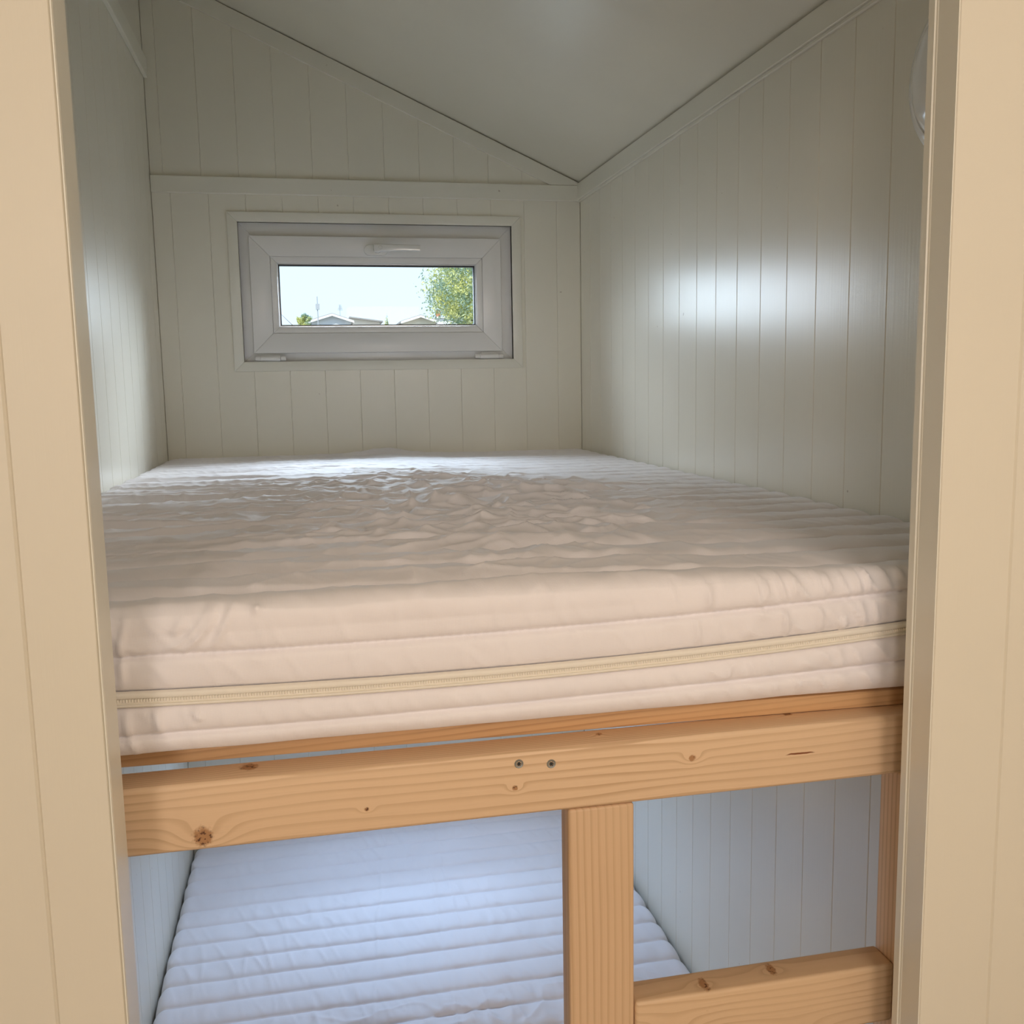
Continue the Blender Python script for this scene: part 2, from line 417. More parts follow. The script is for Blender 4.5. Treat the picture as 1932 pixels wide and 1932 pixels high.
# ------------------------------------------------------------------ windows
def ring(x0, x1, z0, z1, t, y0, y1):
    """mitred frame of four pieces as one mesh outline"""
    mb = MB()
    o = [(x0, z0), (x1, z0), (x1, z1), (x0, z1)]; i = [(x0 + t, z0 + t), (x1 - t, z0 + t), (x1 - t, z1 - t), (x0 + t, z1 - t)]
    for k in range(4):
        j = (k + 1) % 4
        mb.poly_prism([o[k], o[j], i[j], i[k]], 1, y0, y1)
    return mb
def mitre(mb_name, x0, x1, z0, z1, t, y0, y1, mat, parent, bevel=0.0012):
    """four mitred rails, each an object"""
    g = 0.00008
    o = [(x0, z0), (x1, z0), (x1, z1), (x0, z1)]; i = [(x0 + t, z0 + t), (x1 - t, z0 + t), (x1 - t, z1 - t), (x0 + t, z1 - t)]
    for k in range(4):
        j = (k + 1) % 4
        q = [list(o[k]), list(o[j]), list(i[j]), list(i[k])]
        ax = 0 if k in (0, 2) else 1; s = 1 if k in (0, 1) else -1
        for n_, d in ((0, 1), (1, -1), (2, -1), (3, 1)): q[n_][ax] += s * d * g
        MB().poly_prism([tuple(p) for p in q], 1, y0, y1).build(mb_name, mat, parent, bevel=bevel, seg=2)

def glass_mat():
    m = bpy.data.materials.new('window_glass'); m.use_nodes = True; nt = m.node_tree; nt.nodes.clear()
    t = nt.nodes.new('ShaderNodeBsdfTransparent'); t.inputs[0].default_value = (0.95, 0.98, 0.98, 1)
    g = nt.nodes.new('ShaderNodeBsdfGlossy'); g.inputs['Roughness'].default_value = 0.02
    f = nt.nodes.new('ShaderNodeFresnel'); f.inputs[0].default_value = 1.15
    x = nt.nodes.new('ShaderNodeMixShader'); o = nt.nodes.new('ShaderNodeOutputMaterial')
    nt.links.new(f.outputs[0], x.inputs[0]); nt.links.new(t.outputs[0], x.inputs[1]); nt.links.new(g.outputs[0], x.inputs[2])
    nt.links.new(x.outputs[0], o.inputs[0]); return m
M['glass'] = glass_mat()

win = ring(WX0, WX1, WZ0, WZ1, 0.0480, YB + 0.013, YB + 0.060).build('window_1', M['plastic'], bevel=0.001)
win['kind'] = 'structure'
mitre('architrave', WX0 - 0.028, WX1 + 0.028, WZ0 - 0.0265, WZ1 + 0.0265, 0.0275, YB - 0.006, YB, M['trim'], win, 0.001)
MB.build(ring(WX0 - 0.0006, WX1 + 0.0006, WZ0 - 0.0006, WZ1 + 0.0006, 0.0006, YB - 0.0055, YB + 0.013), 'reveal_lining', M['trim'], win)
SX0, SX1, SZ0, SZ1 = -0.1515, 0.5715, Z + 0.1055, Z + 0.4330
sash = bpy.data.objects.new('sash', None)
mitre('sash_rail', SX0, SX1, SZ0, SZ1, 0.0560, YB - 0.004, YB + 0.040, M['plastic'], win, 0.0014)
mitre('glazing_bead', SX0 + 0.0562, SX1 - 0.0562, SZ0 + 0.0562, SZ1 - 0.0562, 0.0185, YB - 0.0015, YB + 0.020, M['plastic'], win, 0.002)
bpy.data.objects.remove(sash)
GX0, GX1, GZ0, GZ1 = SX0 + 0.0752, SX1 - 0.0752, SZ0 + 0.0752, SZ1 - 0.0752
ring(GX0, GX1, GZ0, GZ1, 0.0022, YB + 0.004, YB + 0.024).build('inner_bead_lip', M['alu'], win)
ring(GX0 + 0.002, GX1 - 0.002, GZ0 + 0.002, GZ1 - 0.002, 0.0032, YB + 0.012, YB + 0.030).build('gasket', M['gasket'], win)
MB().box(GX0 + 0.002, GX1 - 0.002, GZ0 and YB + 0.020, YB + 0.024, GZ0 + 0.002, GZ1 - 0.002).build('pane', M['glass'], win)
for hx0, hx1 in ((-0.1490, -0.0640), (0.4885, 0.5745)):
    h = MB()
    def barrel(a, b, r): h.sweep([(a, YB - 0.003, Z + 0.0905), (b, YB - 0.003, Z + 0.0905)], [(r * math.cos(t), r * math.sin(t)) for t in [i * math.pi / 8 for i in range(16)]])
    L = hx1 - hx0
    barrel(hx0, hx0 + 0.17 * L, 0.0068); barrel(hx0 + 0.175 * L, hx0 + 0.825 * L, 0.0078); barrel(hx0 + 0.83 * L, hx1, 0.0068)
    h.box(hx0 + 0.02, hx1 - 0.02, YB - 0.001, YB + 0.014, Z + 0.0865, Z + 0.1010)
    h.build('hinge', M['plastic'], win, bevel=0.0006)
# tilt handle on the top rail
def rounded(wd, ht, r, n=5):
    o = []
    for cx, cy, a0 in ((wd - r, ht - r, 0), (-wd + r, ht - r, 90), (-wd + r, -ht + r, 180), (wd - r, -ht + r, 270)):
        for i in range(n): a = math.radians(a0 + 90 * i / (n - 1)); o.append((cx + r * math.cos(a), cy + r * math.sin(a)))
    return o
hx, hz = 0.2040, Z + 0.3970
ros = MB().poly_prism([(hx + p[0], hz - 0.0015 + p[1]) for p in rounded(0.034, 0.0150, 0.0149, 9)], 1, YB - 0.0145, YB - 0.004).build('handle_rosette', M['lamp'], win, bevel=0.003, seg=3)
neck = MB().lathe([(0.0, 0.034), (0.0085, 0.034), (0.0105, 0.030), (0.0115, 0.0)], (hx + 0.004, YB - 0.0145, hz), axis=1, n=24, flip=-1).build('handle_neck', M['lamp'], win, smooth=True)
lev = MB()
def leverprof(t):
    return [(a, b) for a, b in rounded(0.0052 - 0.0012 * t, 0.0118 - 0.0022 * t - 0.0012 * math.sin(t * 3.14), 0.0038, 5)]
lp = []
for i in range(17):
    t = i / 16
    lp.append((hx - 0.008 + 0.132 * t, YB - 0.044 + 0.002 * math.sin(t * 3.1), hz + 0.0015 * math.sin(t * 3.0)))
lev.sweep(lp, leverprof).build('handle_lever', M['lamp'], win, smooth=True)
MB().lathe([(0.0, 0.0025), (0.0045, 0.0025), (0.0055, 0.0)], (hx + 0.010, YB - 0.0490, hz + 0.001), axis=1, n=20, flip=-1).build('lock_button', M['lamp'], win, smooth=True)

# lower bunk window (hidden behind the rail from the doorway, it lights the lower bunk)
w2 = ring(LX0, LX1, LZ0, LZ1, 0.04, YB + 0.010, YB + 0.055).build('window_2', M['plastic'], bevel=0.001); w2['kind'] = 'structure'
mitre('architrave', LX0 - 0.028, LX1 + 0.028, LZ0 - 0.0275, LZ1 + 0.0275, 0.0275, YB - 0.006, YB, M['trim'], w2, 0.001)
MB().box(LX0 + 0.04, LX1 - 0.04, YB + 0.030, YB + 0.034, LZ0 + 0.04, LZ1 - 0.04).build('pane', M['glass'], w2)
# entry window behind the camera
w3 = ring(-1.25, -0.45, 0.95, 2.45, 0.05, -2.88, -2.82).build('window_3', M['plastic'], bevel=0.001); w3['kind'] = 'structure'
MB().box(-1.20, -0.50, -2.855, -2.850, 1.00, 2.40).build('pane', M['glass'], w3)

# ------------------------------------------------------------------ bunk frame
FR = (0.26, 0.86, 0.0)
frame = thing('bunk_bed_frame', 'natural spruce bunk bed frame with rail, ladder posts and slats in the doorway', 'bed', FR)
RT = Z - 0.3475
zr = lambda r: Z + r
m_rail = wood('spruce_rail', 0, [(-0.1122, zr(-0.398), 0.0105, 2, 0.009), (0.0346, zr(-0.3888), 0.0026, 2, 0.004), (0.1761, zr(-0.3831), 0.0032, 2, 0.005),
        (0.3568, zr(-0.3708), 0.0042, 2, 0.006), (0.2683, 0.8869, 0.004, 1, 0.006), (0.4767, 0.8937, 0.006, 1, 0.006), (-0.071, 0.887, 0.010, 1, 0.006)],
        [(0.4744, zr(-0.378), 0.017, 0.0011, 2)], off=FR, spacing=0.0040, centre=(1.35, Z - 0.62), wob=0.010, seed=3.1)
m_post = wood('spruce_post', 2, [(0.2822, zr(-0.5584), 0.0022, 0, 0.003), (0.2895, zr(-0.5082), 0.0016, 0, 0.002), (0.282, zr(-0.6195), 0.0018, 0, 0.002)],
        off=FR, spacing=0.0062, centre=(0.60, 1.1), wob=0.006, seed=7.7, tone=(0.64, 0.43, 0.26))
m_post2 = wood('spruce_corner_post', 2, off=FR, spacing=0.0056, centre=(0.30, 0.55), wob=0.005, seed=1.4)
m_rung = wood('spruce_guard', 0, [(0.3772, 0.8740, 0.0055, 1, 0.012, 2.3), (0.4574, 0.8810, 0.0055, 1, 0.012, 2.3), (0.335, Z - 0.665, 0.012, 2, 0.020, 0.01), (0.47, Z - 0.70, 0.016, 2, 0.022, 0.01)],
        off=FR, spacing=0.0085, centre=(0.93, Z - 0.78), wob=0.030, seed=5.2, tone=(0.69, 0.48, 0.295))
m_slat = wood('spruce_slat', 0, off=FR, spacing=0.0040, centre=(0.5, 1.0), wob=0.006, seed=9.0, tone=(0.64, 0.38, 0.18), dark=(0.42, 0.21, 0.08))
MB().box(XL + 0.001, XR - 0.001, 0.860, 0.9020, Z - 0.4115, RT).build('rail', m_rail, frame, bevel=0.0045, seg=4)
MB().box(0.2290, 0.2967, 0.8615, 0.8910, 0.0, Z - 0.4122).build('post', m_post, frame, bevel=0.003, seg=3)
MB().box(0.5915, 0.6500, 0.8600, 0.8985, 0.0, Z - 0.4122).build('post', m_post2, frame, bevel=0.003, seg=3)
MB().box(0.2975, 0.5910, 0.8600, 0.8975, Z - 0.6935, Z - 0.6262).build('guard_board', m_rung, frame, bevel=0.004, seg=4)
def slat(ya, yb_, wd, z0=RT + 0.0004, z1=1.2905):
    MB().poly_prism([(XL + 0.002, ya), (XR - 0.002, yb_), (XR - 0.002, yb_ + wd), (XL + 0.002, ya + wd)], 2, z0, z1).build('slat', m_slat, frame, bevel=0.0015, seg=2)
slat(0.9190, 0.8835, 0.075)
for i in range(1, 13):
    y = 0.90 + i * 0.155
    if y + 0.08 < YB - 0.01: slat(y, y, 0.075)
for x0, x1 in ((XL + 0.0005, XL + 0.030), (XR - 0.030, XR - 0.0005)):
    MB().box(x0, x1, 0.9025, YB - 0.002, RT - 0.045, RT).build('ledger', m_slat, frame, bevel=0.002, seg=2)
for kx, kz in ((0.1802, -0.3591), (0.2121, -0.3623)):
    s = MB().lathe([(0.0, -0.0003), (0.0022, -0.0003), (0.0026, 0.0004), (0.0040, 0.0007), (0.0044, 0.0003), (0.0044, -0.002)], (kx, 0.860, Z + kz), axis=1, n=28, flip=-1).build('screw', M['steel'], frame, smooth=True)
    st = []
    for i in range(24):
        a = 2 * math.pi * i / 24; r = 0.00185 + 0.00045 * math.cos(6 * a); st.append((kx + r * math.cos(a), Z + kz + r * math.sin(a)))
    MB().poly_prism(st, 1, 0.85945, 0.8600).build('screw_drive_shade', M['dark'], s)  # thin black star, painted shade in place of the hollow drive

# ------------------------------------------------------------------ mattresses
def perlin(x, y, seed=0):
    rs = np.random.RandomState(seed); g = rs.rand(256) * 2 * np.pi; gx, gy = np.cos(g), np.sin(g); perm = rs.permutation(256)
    xi = np.floor(x).astype(int); yi = np.floor(y).astype(int); xf = x - xi; yf = y - yi
    u = xf * xf * xf * (xf * (xf * 6 - 15) + 10); v = yf * yf * yf * (yf * (yf * 6 - 15) + 10)
    def gr(i, j, dx, dy):
        h = perm[(perm[i & 255] + j) & 255]; return gx[h] * dx + gy[h] * dy
    a = gr(xi, yi, xf, yf); b = gr(xi + 1, yi, xf - 1, yf); c = gr(xi, yi + 1, xf, yf - 1); d = gr(xi + 1, yi + 1, xf - 1, yf - 1)
    return (a + u * (b - a)) + v * ((c + u * (d - c)) - (a + u * (b - a)))
def fbm(x, y, seed=0, o=3):
    return sum(perlin(x * 2 ** k, y * 2 ** k, seed + k) / 2 ** k for k in range(o))
def ridge(x, y, seed=0, p=3.0, o=1):
    return np.clip(1 - np.abs(fbm(x, y, seed, o)) * 2.4, 0, 1) ** p
def gauss(a, s): return np.exp(-(a / s) ** 2)
def seg_dist(px, pz, a, b):
    ax, az = a; bx, bz = b; dx, dz = bx - ax, bz - az; L = dx * dx + dz * dz
    t = np.clip(((px - ax) * dx + (pz - az) * dz) / L, 0, 1)
    return np.hypot(px - ax - t * dx, pz - az - t * dz), t
SEAM1 = np.polyfit([-0.18, -0.05, 0.195, 0.357, 0.478, 0.60], [1.3887, 1.3862, 1.3871, 1.3913, 1.3945, 1.4010], 2)
SEAM3 = np.polyfit([-0.18, -0.054, 0.195, 0.60], [1.3161, 1.3132, 1.3163, 1.3254], 2)
ZIP = np.polyfit([-0.18, -0.052, 0.195, 0.60], [1.3512, 1.3462, 1.3469, 1.3620], 2)
def clampx(x): return np.clip(x, -0.25, 0.70)
CREASE = [[(-0.0898, 1.428), (-0.1055, 1.4116), (-0.1251, 1.3972), (-0.1377, 1.3911)], [(-0.0858, 1.426), (-0.1008, 1.4086), (-0.1241, 1.3880)],
 [(-0.0727, 1.4242), (-0.0833, 1.4118), (-0.0951, 1.3923)], [(-0.1191, 1.416), (-0.1295, 1.4054)], [(-0.0537, 1.4203), (-0.0573, 1.4162)],
 [(-0.167, 1.421), (-0.1732, 1.399), (-0.1727, 1.3589)], [(-0.173, 1.3422), (-0.1715, 1.3164), (-0.1646, 1.2979)], [(-0.1482, 1.34), (-0.1432, 1.3155)],
 [(-0.1156, 1.3371), (-0.1088, 1.3257)], [(0.4256, 1.4252), (0.4302, 1.4061), (0.4378, 1.3813)], [(0.4414, 1.4203), (0.4361, 1.399)],
 [(0.4527, 1.425), (0.462, 1.3974)], [(0.4642, 1.427), (0.4734, 1.4034)], [(0.505, 1.4247), (0.5114, 1.4038)], [(0.5389, 1.4254), (0.5442, 1.399)],
 [(0.5493, 1.4262), (0.5561, 1.401)], [(0.5866, 1.4338), (0.5966, 1.4124)], [(0.4592, 1.3907), (0.4642, 1.3589)], [(0.4971, 1.391), (0.5008, 1.3618)],
 [(0.5428, 1.3977), (0.5514, 1.3652)], [(0.5593, 1.398), (0.5664, 1.3655)], [(0.5254, 1.3808), (0.526, 1.3628)], [(0.3643, 1.3903), (0.3687, 1.3577)],
 [(0.3793, 1.4187), (0.3782, 1.3974)], [(0.4013, 1.339), (0.3973, 1.3215)], [(0.4127, 1.4367), (0.4328, 1.4235)], [(0.4353, 1.4394), (0.4556, 1.4235)]]

def upper_disp(P, Nn):
    x, y, z = P.T; wt = np.clip((Nn[:, 2] - 0.15) / 0.5, 0, 1); wf = np.clip((-Nn[:, 1] - 0.15) / 0.5, 0, 1)
    d = np.zeros(len(x))
    # top: seams every 8 cm, pinched channels, puffed cloth, folds in the middle and on the left
    mess = gauss(x - 0.28, 0.30) * gauss(y - 1.55, 0.48)
    left = np.clip((0.42 - x) / 0.25, 0, 1) * gauss(y - 1.65, 0.62)
    yy = y + 0.007 * fbm(x * 2.5, y * 2.5, 3) + 0.040 * mess * fbm(x * 7, y * 5, 11) + 0.002 * fbm(x * 25, y * 10, 5)
    t = (yy - 0.935) / 0.080; dist = np.abs(t - np.round(t)) * 0.080
    puff = 1 - np.exp(-dist / 0.0075)
    arc = np.sqrt(np.clip(1 - (2 * dist / 0.080 - 1) ** 2, 0, 1))
    top = 0.0095 * puff + (0.0050 + 0.0070 * np.clip((0.5 - x) / 0.3, 0, 1)) * arc
    top += puff * 0.0022 * perlin(x * 38 + 3 * perlin(x * 6, y * 6, 2), y * 9, 21) * (0.6 + mess)
    top += 0.0011 * puff * ridge(x * 22 + y * 14, y * 9, 31, 4)
    fold = ridge(x * 1.1 + 0.3 * fbm(x * 3, y * 3, 8), y * 19 + x * 1.2 + 0.5 * fbm(x * 2, y * 3, 9), 41, 3.0, 1)
    top += 0.0070 * fold * np.clip(1.2 * left + 0.8 * mess, 0, 1)
    f2 = ridge(x * 4.5 - y * 3 + fbm(x * 4, y * 4, 19), y * 11 + x * 5, 51, 3.0, 1)
    top += 0.0105 * f2 * np.clip(mess * 1.2, 0, 1)
    f3 = ridge(x * 11 + fbm(x * 7, y * 7, 29), y * 20 - x * 8, 61, 3.5, 1)
    top += 0.0055 * f3 * np.clip(mess + 0.35 * left, 0, 1)
    top += 0.018 * gauss(x - 0.20, 0.085) * gauss(y - 2.75, 0.08) + 0.009 * gauss(x - 0.34, 0.26) * gauss(y - 1.72, 0.12)
    top += 0.0025 * ridge(x * 9, y * 12, 71, 3, 2) * gauss(y - 2.45, 0.35) * gauss(x - 0.2, 0.35)
    d += wt * (top - 0.0145)
    # front: seams, zip channel, creases
    xc = clampx(x)
    s1 = z - np.polyval(SEAM1, xc); s3 = z - np.polyval(SEAM3, xc); zz = z - np.polyval(ZIP, xc)
    fr = np.minimum(np.minimum(1 - np.exp(-np.abs(s1) / 0.0030), 1 - np.exp(-np.abs(s3) / 0.0030)), 1 - np.exp(-np.clip(np.abs(zz) - 0.006, 0, 1) / 0.004))
    f = 0.0080 * fr - 0.0070
    stitch = 0.0009 * np.sin(x * 2 * np.pi / 0.0044) * gauss(np.abs(s1) - 0.0016, 0.0014)
    f += stitch
    vw = perlin(x * 45 + 2 * perlin(x * 9, z * 20, 6), z * 16, 81)
    f += 0.0026 * np.clip((z - 1.298) / 0.014, 0.05, 1) * vw * fr * (0.35 + 0.8 * np.clip((x - 0.30) / 0.25, 0, 1))
    hem = np.clip((z - 1.298) / 0.014, 0.05, 1)
    f += 0.0012 * perlin(x * 12, z * 20, 91)
    f += 0.0034 * hem * ridge(x * 30 + z * 14, z * 9, 95, 5) * fr * (0.4 + np.clip((x - 0.3) / 0.3, 0, 0.6))
    sel = np.where(wf > 0.02)[0]
    cr = np.zeros(len(sel)); px, pz = x[sel], z[sel]
    for ci, line in enumerate(CREASE):
        L = sum(math.hypot(b[0] - a[0], b[1] - a[1]) for a, b in zip(line, line[1:])); run = 0.0
        best = np.full(len(sel), 9.0); tt = np.zeros(len(sel))
        for a, b in zip(line, line[1:]):
            l = math.hypot(b[0] - a[0], b[1] - a[1]); q, t = seg_dist(px, pz, a, b)
            m = q < best; best[m] = q[m]; tt[m] = (run + t[m] * l) / L; run += l
        cr += (0.0030 + 0.0020 * ((ci * 37) % 10) / 10) * np.exp(-(best / (0.0024 + 0.0012 * ((ci * 53) % 10) / 10)) ** 2) * np.sin(np.pi * np.clip(tt, 0, 1)) ** 0.6
    ff = f.copy(); ff[sel] += cr
    d += wf * ff * np.clip((z - 1.288) / 0.006, 0.3, 1)
    # lower hem slightly wavy
    d += np.where(Nn[:, 2] < -0.3, 0.0006 * perlin(x * 14, y * 14, 97), 0)
    # wall sides: gentle waves
    d += np.where(np.abs(Nn[:, 0]) > 0.5, -0.0015, 0)
    return d

def lower_disp(P, Nn):
    x, y, z = P.T; wt = np.clip((Nn[:, 2] - 0.1) / 0.4, 0, 1)
    yy = y + 0.003 * fbm(x * 2.5, y * 2.5, 103) + 0.0012 * fbm(x * 22, y * 8, 105)
    t = (yy - 2.005) / 0.0815; dist = np.abs(t - np.round(t)) * 0.0815
    puff = 1 - np.exp(-(dist / 0.0075))
    front = np.clip((2.02 - y) / 0.10, 0, 1)
    arc = np.sqrt(np.clip(1 - (2 * dist / 0.0815 - 1) ** 2, 0, 1))
    top = 0.0050 * puff + 0.0045 * arc
    top += puff * 0.0030 * perlin(x * 34 + 2.5 * perlin(x * 5, y * 5, 102), y * 7, 121)
    top += puff * 0.0032 * ridge(x * 20 + y * 5, y * 4, 131, 5) * (0.5 + fbm(x * 3, y * 3, 133))
    for cx, sl in ((0.262, 0.03), (0.318, -0.02), (0.10, 0.10)):
        top += 0.0022 * gauss(x - cx - sl * (y - 2.2) - 0.008 * fbm(y * 9, x * 0 + 0.5, 140), 0.0035) * np.clip(0.5 + 1.5 * fbm(y * 5, x * 0 + cx, 143), 0, 1)
    top += front * (0.0035 * ridge(x * 8 - y * 5, y * 13 + x * 5, 151, 2.5, 2) + 0.003 * fbm(x * 18, y * 18, 152))
    side = np.where(np.abs(Nn[:, 0]) > 0.5, 0.0030 * (puff - 0.5) + 0.0015 * perlin(y * 18, z * 9, 160), 0)
    return wt * (top - 0.0075) + (1 - wt) * side

def mattress(name, lo, hi, R, n, disp, mat):
    nx, ny, nz = n
    idx = -np.ones((nx + 1, ny + 1, nz + 1), int)
    I, J, K = np.meshgrid(np.arange(nx + 1), np.arange(ny + 1), np.arange(nz + 1), indexing='ij')
    edge = (I == 0) | (I == nx) | (J == 0) | (J == ny) | (K == nz) | ((K == 0) & ((I == 0) | (I == nx) | (J == 0) | (J == ny)))
    sel = np.where(edge); idx[sel] = np.arange(len(sel[0]))
    lo = np.array(lo); hi = np.array(hi)
    P = lo + np.stack([sel[0] / nx, sel[1] / ny, sel[2] / nz], 1) * (hi - lo)
    Q = np.clip(P, lo + R, hi - R); D = P - Q; L = np.linalg.norm(D, axis=1, keepdims=True); Nn = D / np.maximum(L, 1e-9)
    P = Q + Nn * R
    P = P + Nn * disp(P, Nn)[:, None]
    F = []
    def quad(a, b, c, d, flip=False):
        q = np.stack([a, b, c, d], -1).reshape(-1, 4); F.append(q[:, ::-1] if flip else q)
    t = idx[:, :, nz]; quad(t[:-1, :-1], t[1:, :-1], t[1:, 1:], t[:-1, 1:])
    for j, fl in ((0, False), (ny, True)):
        t = idx[:, j, :]; quad(t[:-1, :-1], t[1:, :-1], t[1:, 1:], t[:-1, 1:], fl)
    for i, fl in ((0, True), (nx, False)):
        t = idx[i, :, :]; quad(t[:-1, :-1], t[1:, :-1], t[1:, 1:], t[:-1, 1:], fl)
    F = np.concatenate(F)
    rim = [idx[i, 0, 0] for i in range(nx)] + [idx[nx, j, 0] for j in range(ny)] + [idx[i, ny, 0] for i in range(nx, 0, -1)] + [idx[0, j, 0] for j in range(ny, 0, -1)]
    me = bpy.data.meshes.new(name)
    org = ORIGIN[name]
    P = P - np.array(org)
    nl = len(F) * 4 + len(rim)
    me.vertices.add(len(P)); me.vertices.foreach_set('co', P.ravel().astype(np.float32))
    me.loops.add(nl); me.loops.foreach_set('vertex_index', np.concatenate([F.ravel(), np.array(rim[::-1])]).astype(np.int32))
    me.polygons.add(len(F) + 1)
    me.polygons.foreach_set('loop_start', np.append(np.arange(len(F)) * 4, len(F) * 4).astype(np.int32))
    me.polygons.foreach_set('use_smooth', np.ones(len(F) + 1, bool))
    me.update(calc_edges=True); me.validate()
    me.materials.append(mat)
    o = bpy.data.objects.new(name, me); col.objects.link(o); o.location = org
    return o

ORIGIN['mattress'] = (0.21, 1.87, 1.2912)
mu = mattress('mattress', (XL + 0.0015, 0.872, 1.2912), (XR - 0.0015, YB - 0.001, 1.4265), 0.024, (420, 700, 78), upper_disp, M['fabric'])
mu['label'] = 'white quilted mattress with a cream zip on the upper bunk, under the small window'
mu['category'] = 'mattress'; mu['group'] = 'quilted mattresses on the bunks'
ORIGIN['mattress.001'] = (0.21, 1.87, 0.121)
ml = mattress('mattress.001', (XL + 0.007, 0.912, 0.121), (XR - 0.009, YB - 0.004, 0.2640), 0.024, (300, 560, 30), lower_disp, M['fabric'])
ml['label'] = 'white quilted mattress on the lower bunk, below the wooden rail, lit bluish'
ml['category'] = 'mattress'; ml['group'] = 'quilted mattresses on the bunks'
# zip: tape with two welts and the coil between them
ORIGIN['mattress'] = (0.21, 1.87, 1.2912)
zx = np.linspace(XL + 0.03, XR - 0.03, 160); zc = np.polyval(ZIP, np.clip(zx, -0.25, 0.70))
def strip(prof, dz, name, mat, yo=0.0):
    mb = MB(); m = len(prof); base = 0
    for x, zv in zip(zx, zc):
        for (py, pz) in prof: mb.v.append((float(x), 0.8722 - py + yo, float(zv) + pz + dz))
    for i in range(len(zx) - 1):
        for j in range(m - 1): mb.f.append((i * m + j, (i + 1) * m + j, (i + 1) * m + j + 1, i * m + j + 1))
    return mb.build(name, mat, mu, smooth=True)
zt = strip([(-0.003, -0.0070), (0.0014, -0.0067), (0.0022, -0.0056), (0.0020, -0.0043), (-0.0006, -0.0036), (0.0002, -0.0020), (-0.0002, 0.0), (-0.0006, 0.0012), (0.0022, 0.0018), (0.0027, 0.0032), (0.0024, 0.0054), (0.0014, 0.0064), (-0.003, 0.0070)], 0, 'zip_tape', M['tape'])
n = 460; mb = MB()
for i in range(n):
    x = XL + 0.05 + (XR - XL - 0.1) * i / n; zv = float(np.polyval(ZIP, min(max(x, -0.25), 0.70))) - 0.0008
    b = len(mb.v); h = 0.0015; wd = 0.0009; yy = 0.8722
    mb.v += [(x - wd, yy, zv - h), (x + wd, yy, zv - h), (x + wd, yy, zv + h), (x - wd, yy, zv + h), (x, yy - 0.0012, zv - h * 0.7), (x, yy - 0.0012, zv + h * 0.7)]
    mb.f += [(b, b + 1, b + 4), (b + 1, b + 2, b + 5, b + 4), (b + 2, b + 3, b + 5), (b + 3, b, b + 4, b + 5)]
zt2 = mb.build('zip_teeth', M['tape'], mu); zt2['kind'] = 'stuff'

# plain base under the lower mattress
lb = thing('bed_base', 'low spruce slatted base under the lower bunk mattress on the floor', 'bed base', (0.21, 1.87, 0.0))
for x0, x1 in ((XL + 0.004, XL + 0.03), (XR - 0.03, XR - 0.004), (0.19, 0.22)):
    MB().box(x0, x1, 0.93, YB - 0.004, 0.0, 0.10).build('bearer', m_slat, lb, bevel=0.002)
for i in range(14):
    y = 0.93 + i * 0.137
    MB().box(XL + 0.004, XR - 0.004, y, y + 0.09, 0.1003, 0.120).build('slat', m_slat, lb, bevel=0.0015)

# ------------------------------------------------------------------ round wall lamp, half hidden behind the door frame
LC = (XR, 1.105, Z + 0.383)
lamp = thing('wall_lamp', 'round glossy white dome lamp on the right wall, half hidden by the door frame', 'lamp', LC)
MB().lathe([(0.0, 0.0), (0.094, 0.0), (0.105, 0.004), (0.106, 0.012), (0.100, 0.018), (0.090, 0.020), (0.088, 0.017)], LC, axis=0, n=64, flip=-1).build('rim', M['lamp'], lamp, smooth=True)
prof = [(0.088 * math.cos(a), 0.015 + 0.032 * math.sin(a)) for a in [i * math.pi / 2 / 14 for i in range(15)]]
MB().lathe(prof, LC, axis=0, n=64, flip=-1).build('dome', M['lamp'], lamp, smooth=True)

# ------------------------------------------------------------------ outside
def flat(name, c, rough=0.8, sc=3.0, var=0.15):
    m, nt, b = new_mat(name); k = N(nt); v = k.coords()
    cc = k.mix(k.noise(v, sc, 4.0), tuple(x * (1 - var) for x in c), c); nt.links.new(cc, b.inputs['Base Color']); b.inputs['Roughness'].default_value = rough
    return m
structure('ground', MB().box(-80, 110, 3.1, 150, -0.35, -0.15), flat('pale_gravel_ground', (0.42, 0.40, 0.33)))
m_w1 = flat('pale_house_wall', (0.74, 0.76, 0.80)); m_w2 = flat('cream_house_wall', (0.86, 0.78, 0.66)); m_roof = flat('weathered_roof', (0.30, 0.29, 0.28)); m_fas = flat('white_fascia', (0.86, 0.86, 0.86))
m_brick = flat('red_chimney', (0.72, 0.16, 0.10)); m_glassdark = flat('dark_house_window', (0.16, 0.20, 0.26), 0.2)
def gable_house(x0, xm, x1, ze, zm, y, depth, label, wall, chimney=None):
    """x0,x1 wall ends; xm ridge; heights above the camera"""
    t = thing('house', label, 'house', (xm, y, -0.15), 'houses seen through the small window')
    ze += Z; zm += Z
    MB().poly_prism([(x0 + 0.2, -0.15), (x1 - 0.2, -0.15), (x1 - 0.2, ze + 0.0), (xm, zm - 0.09), (x0 + 0.2, ze + 0.0)], 1, y, y + depth).build('wall', wall, t)
    for a, za, b, zb in ((x0, ze, xm, zm), (xm, zm, x1, ze)):
        MB().poly_prism([(a, za - 0.04), (b, zb - 0.04), (b, zb + 0.09), (a, za + 0.09)], 1, y - 0.35, y + depth + 0.3).build('roof', m_roof, t)
        MB().poly_prism([(a, za - 0.11), (b, zb - 0.11), (b, zb + 0.05), (a, za + 0.05)], 1, y - 0.40, y - 0.352).build('fascia', m_fas, t)
    for wx in (xm - 0.75, xm + 0.25):
        f = MB().box(wx, wx + 0.5, y - 0.03, y, ze - 2.6, ze - 1.7).build('window', m_fas, t)
        MB().box(wx + 0.05, wx + 0.45, y - 0.04, y - 0.031, ze - 2.55, ze - 1.75).build('pane', m_glassdark, f)
    return t
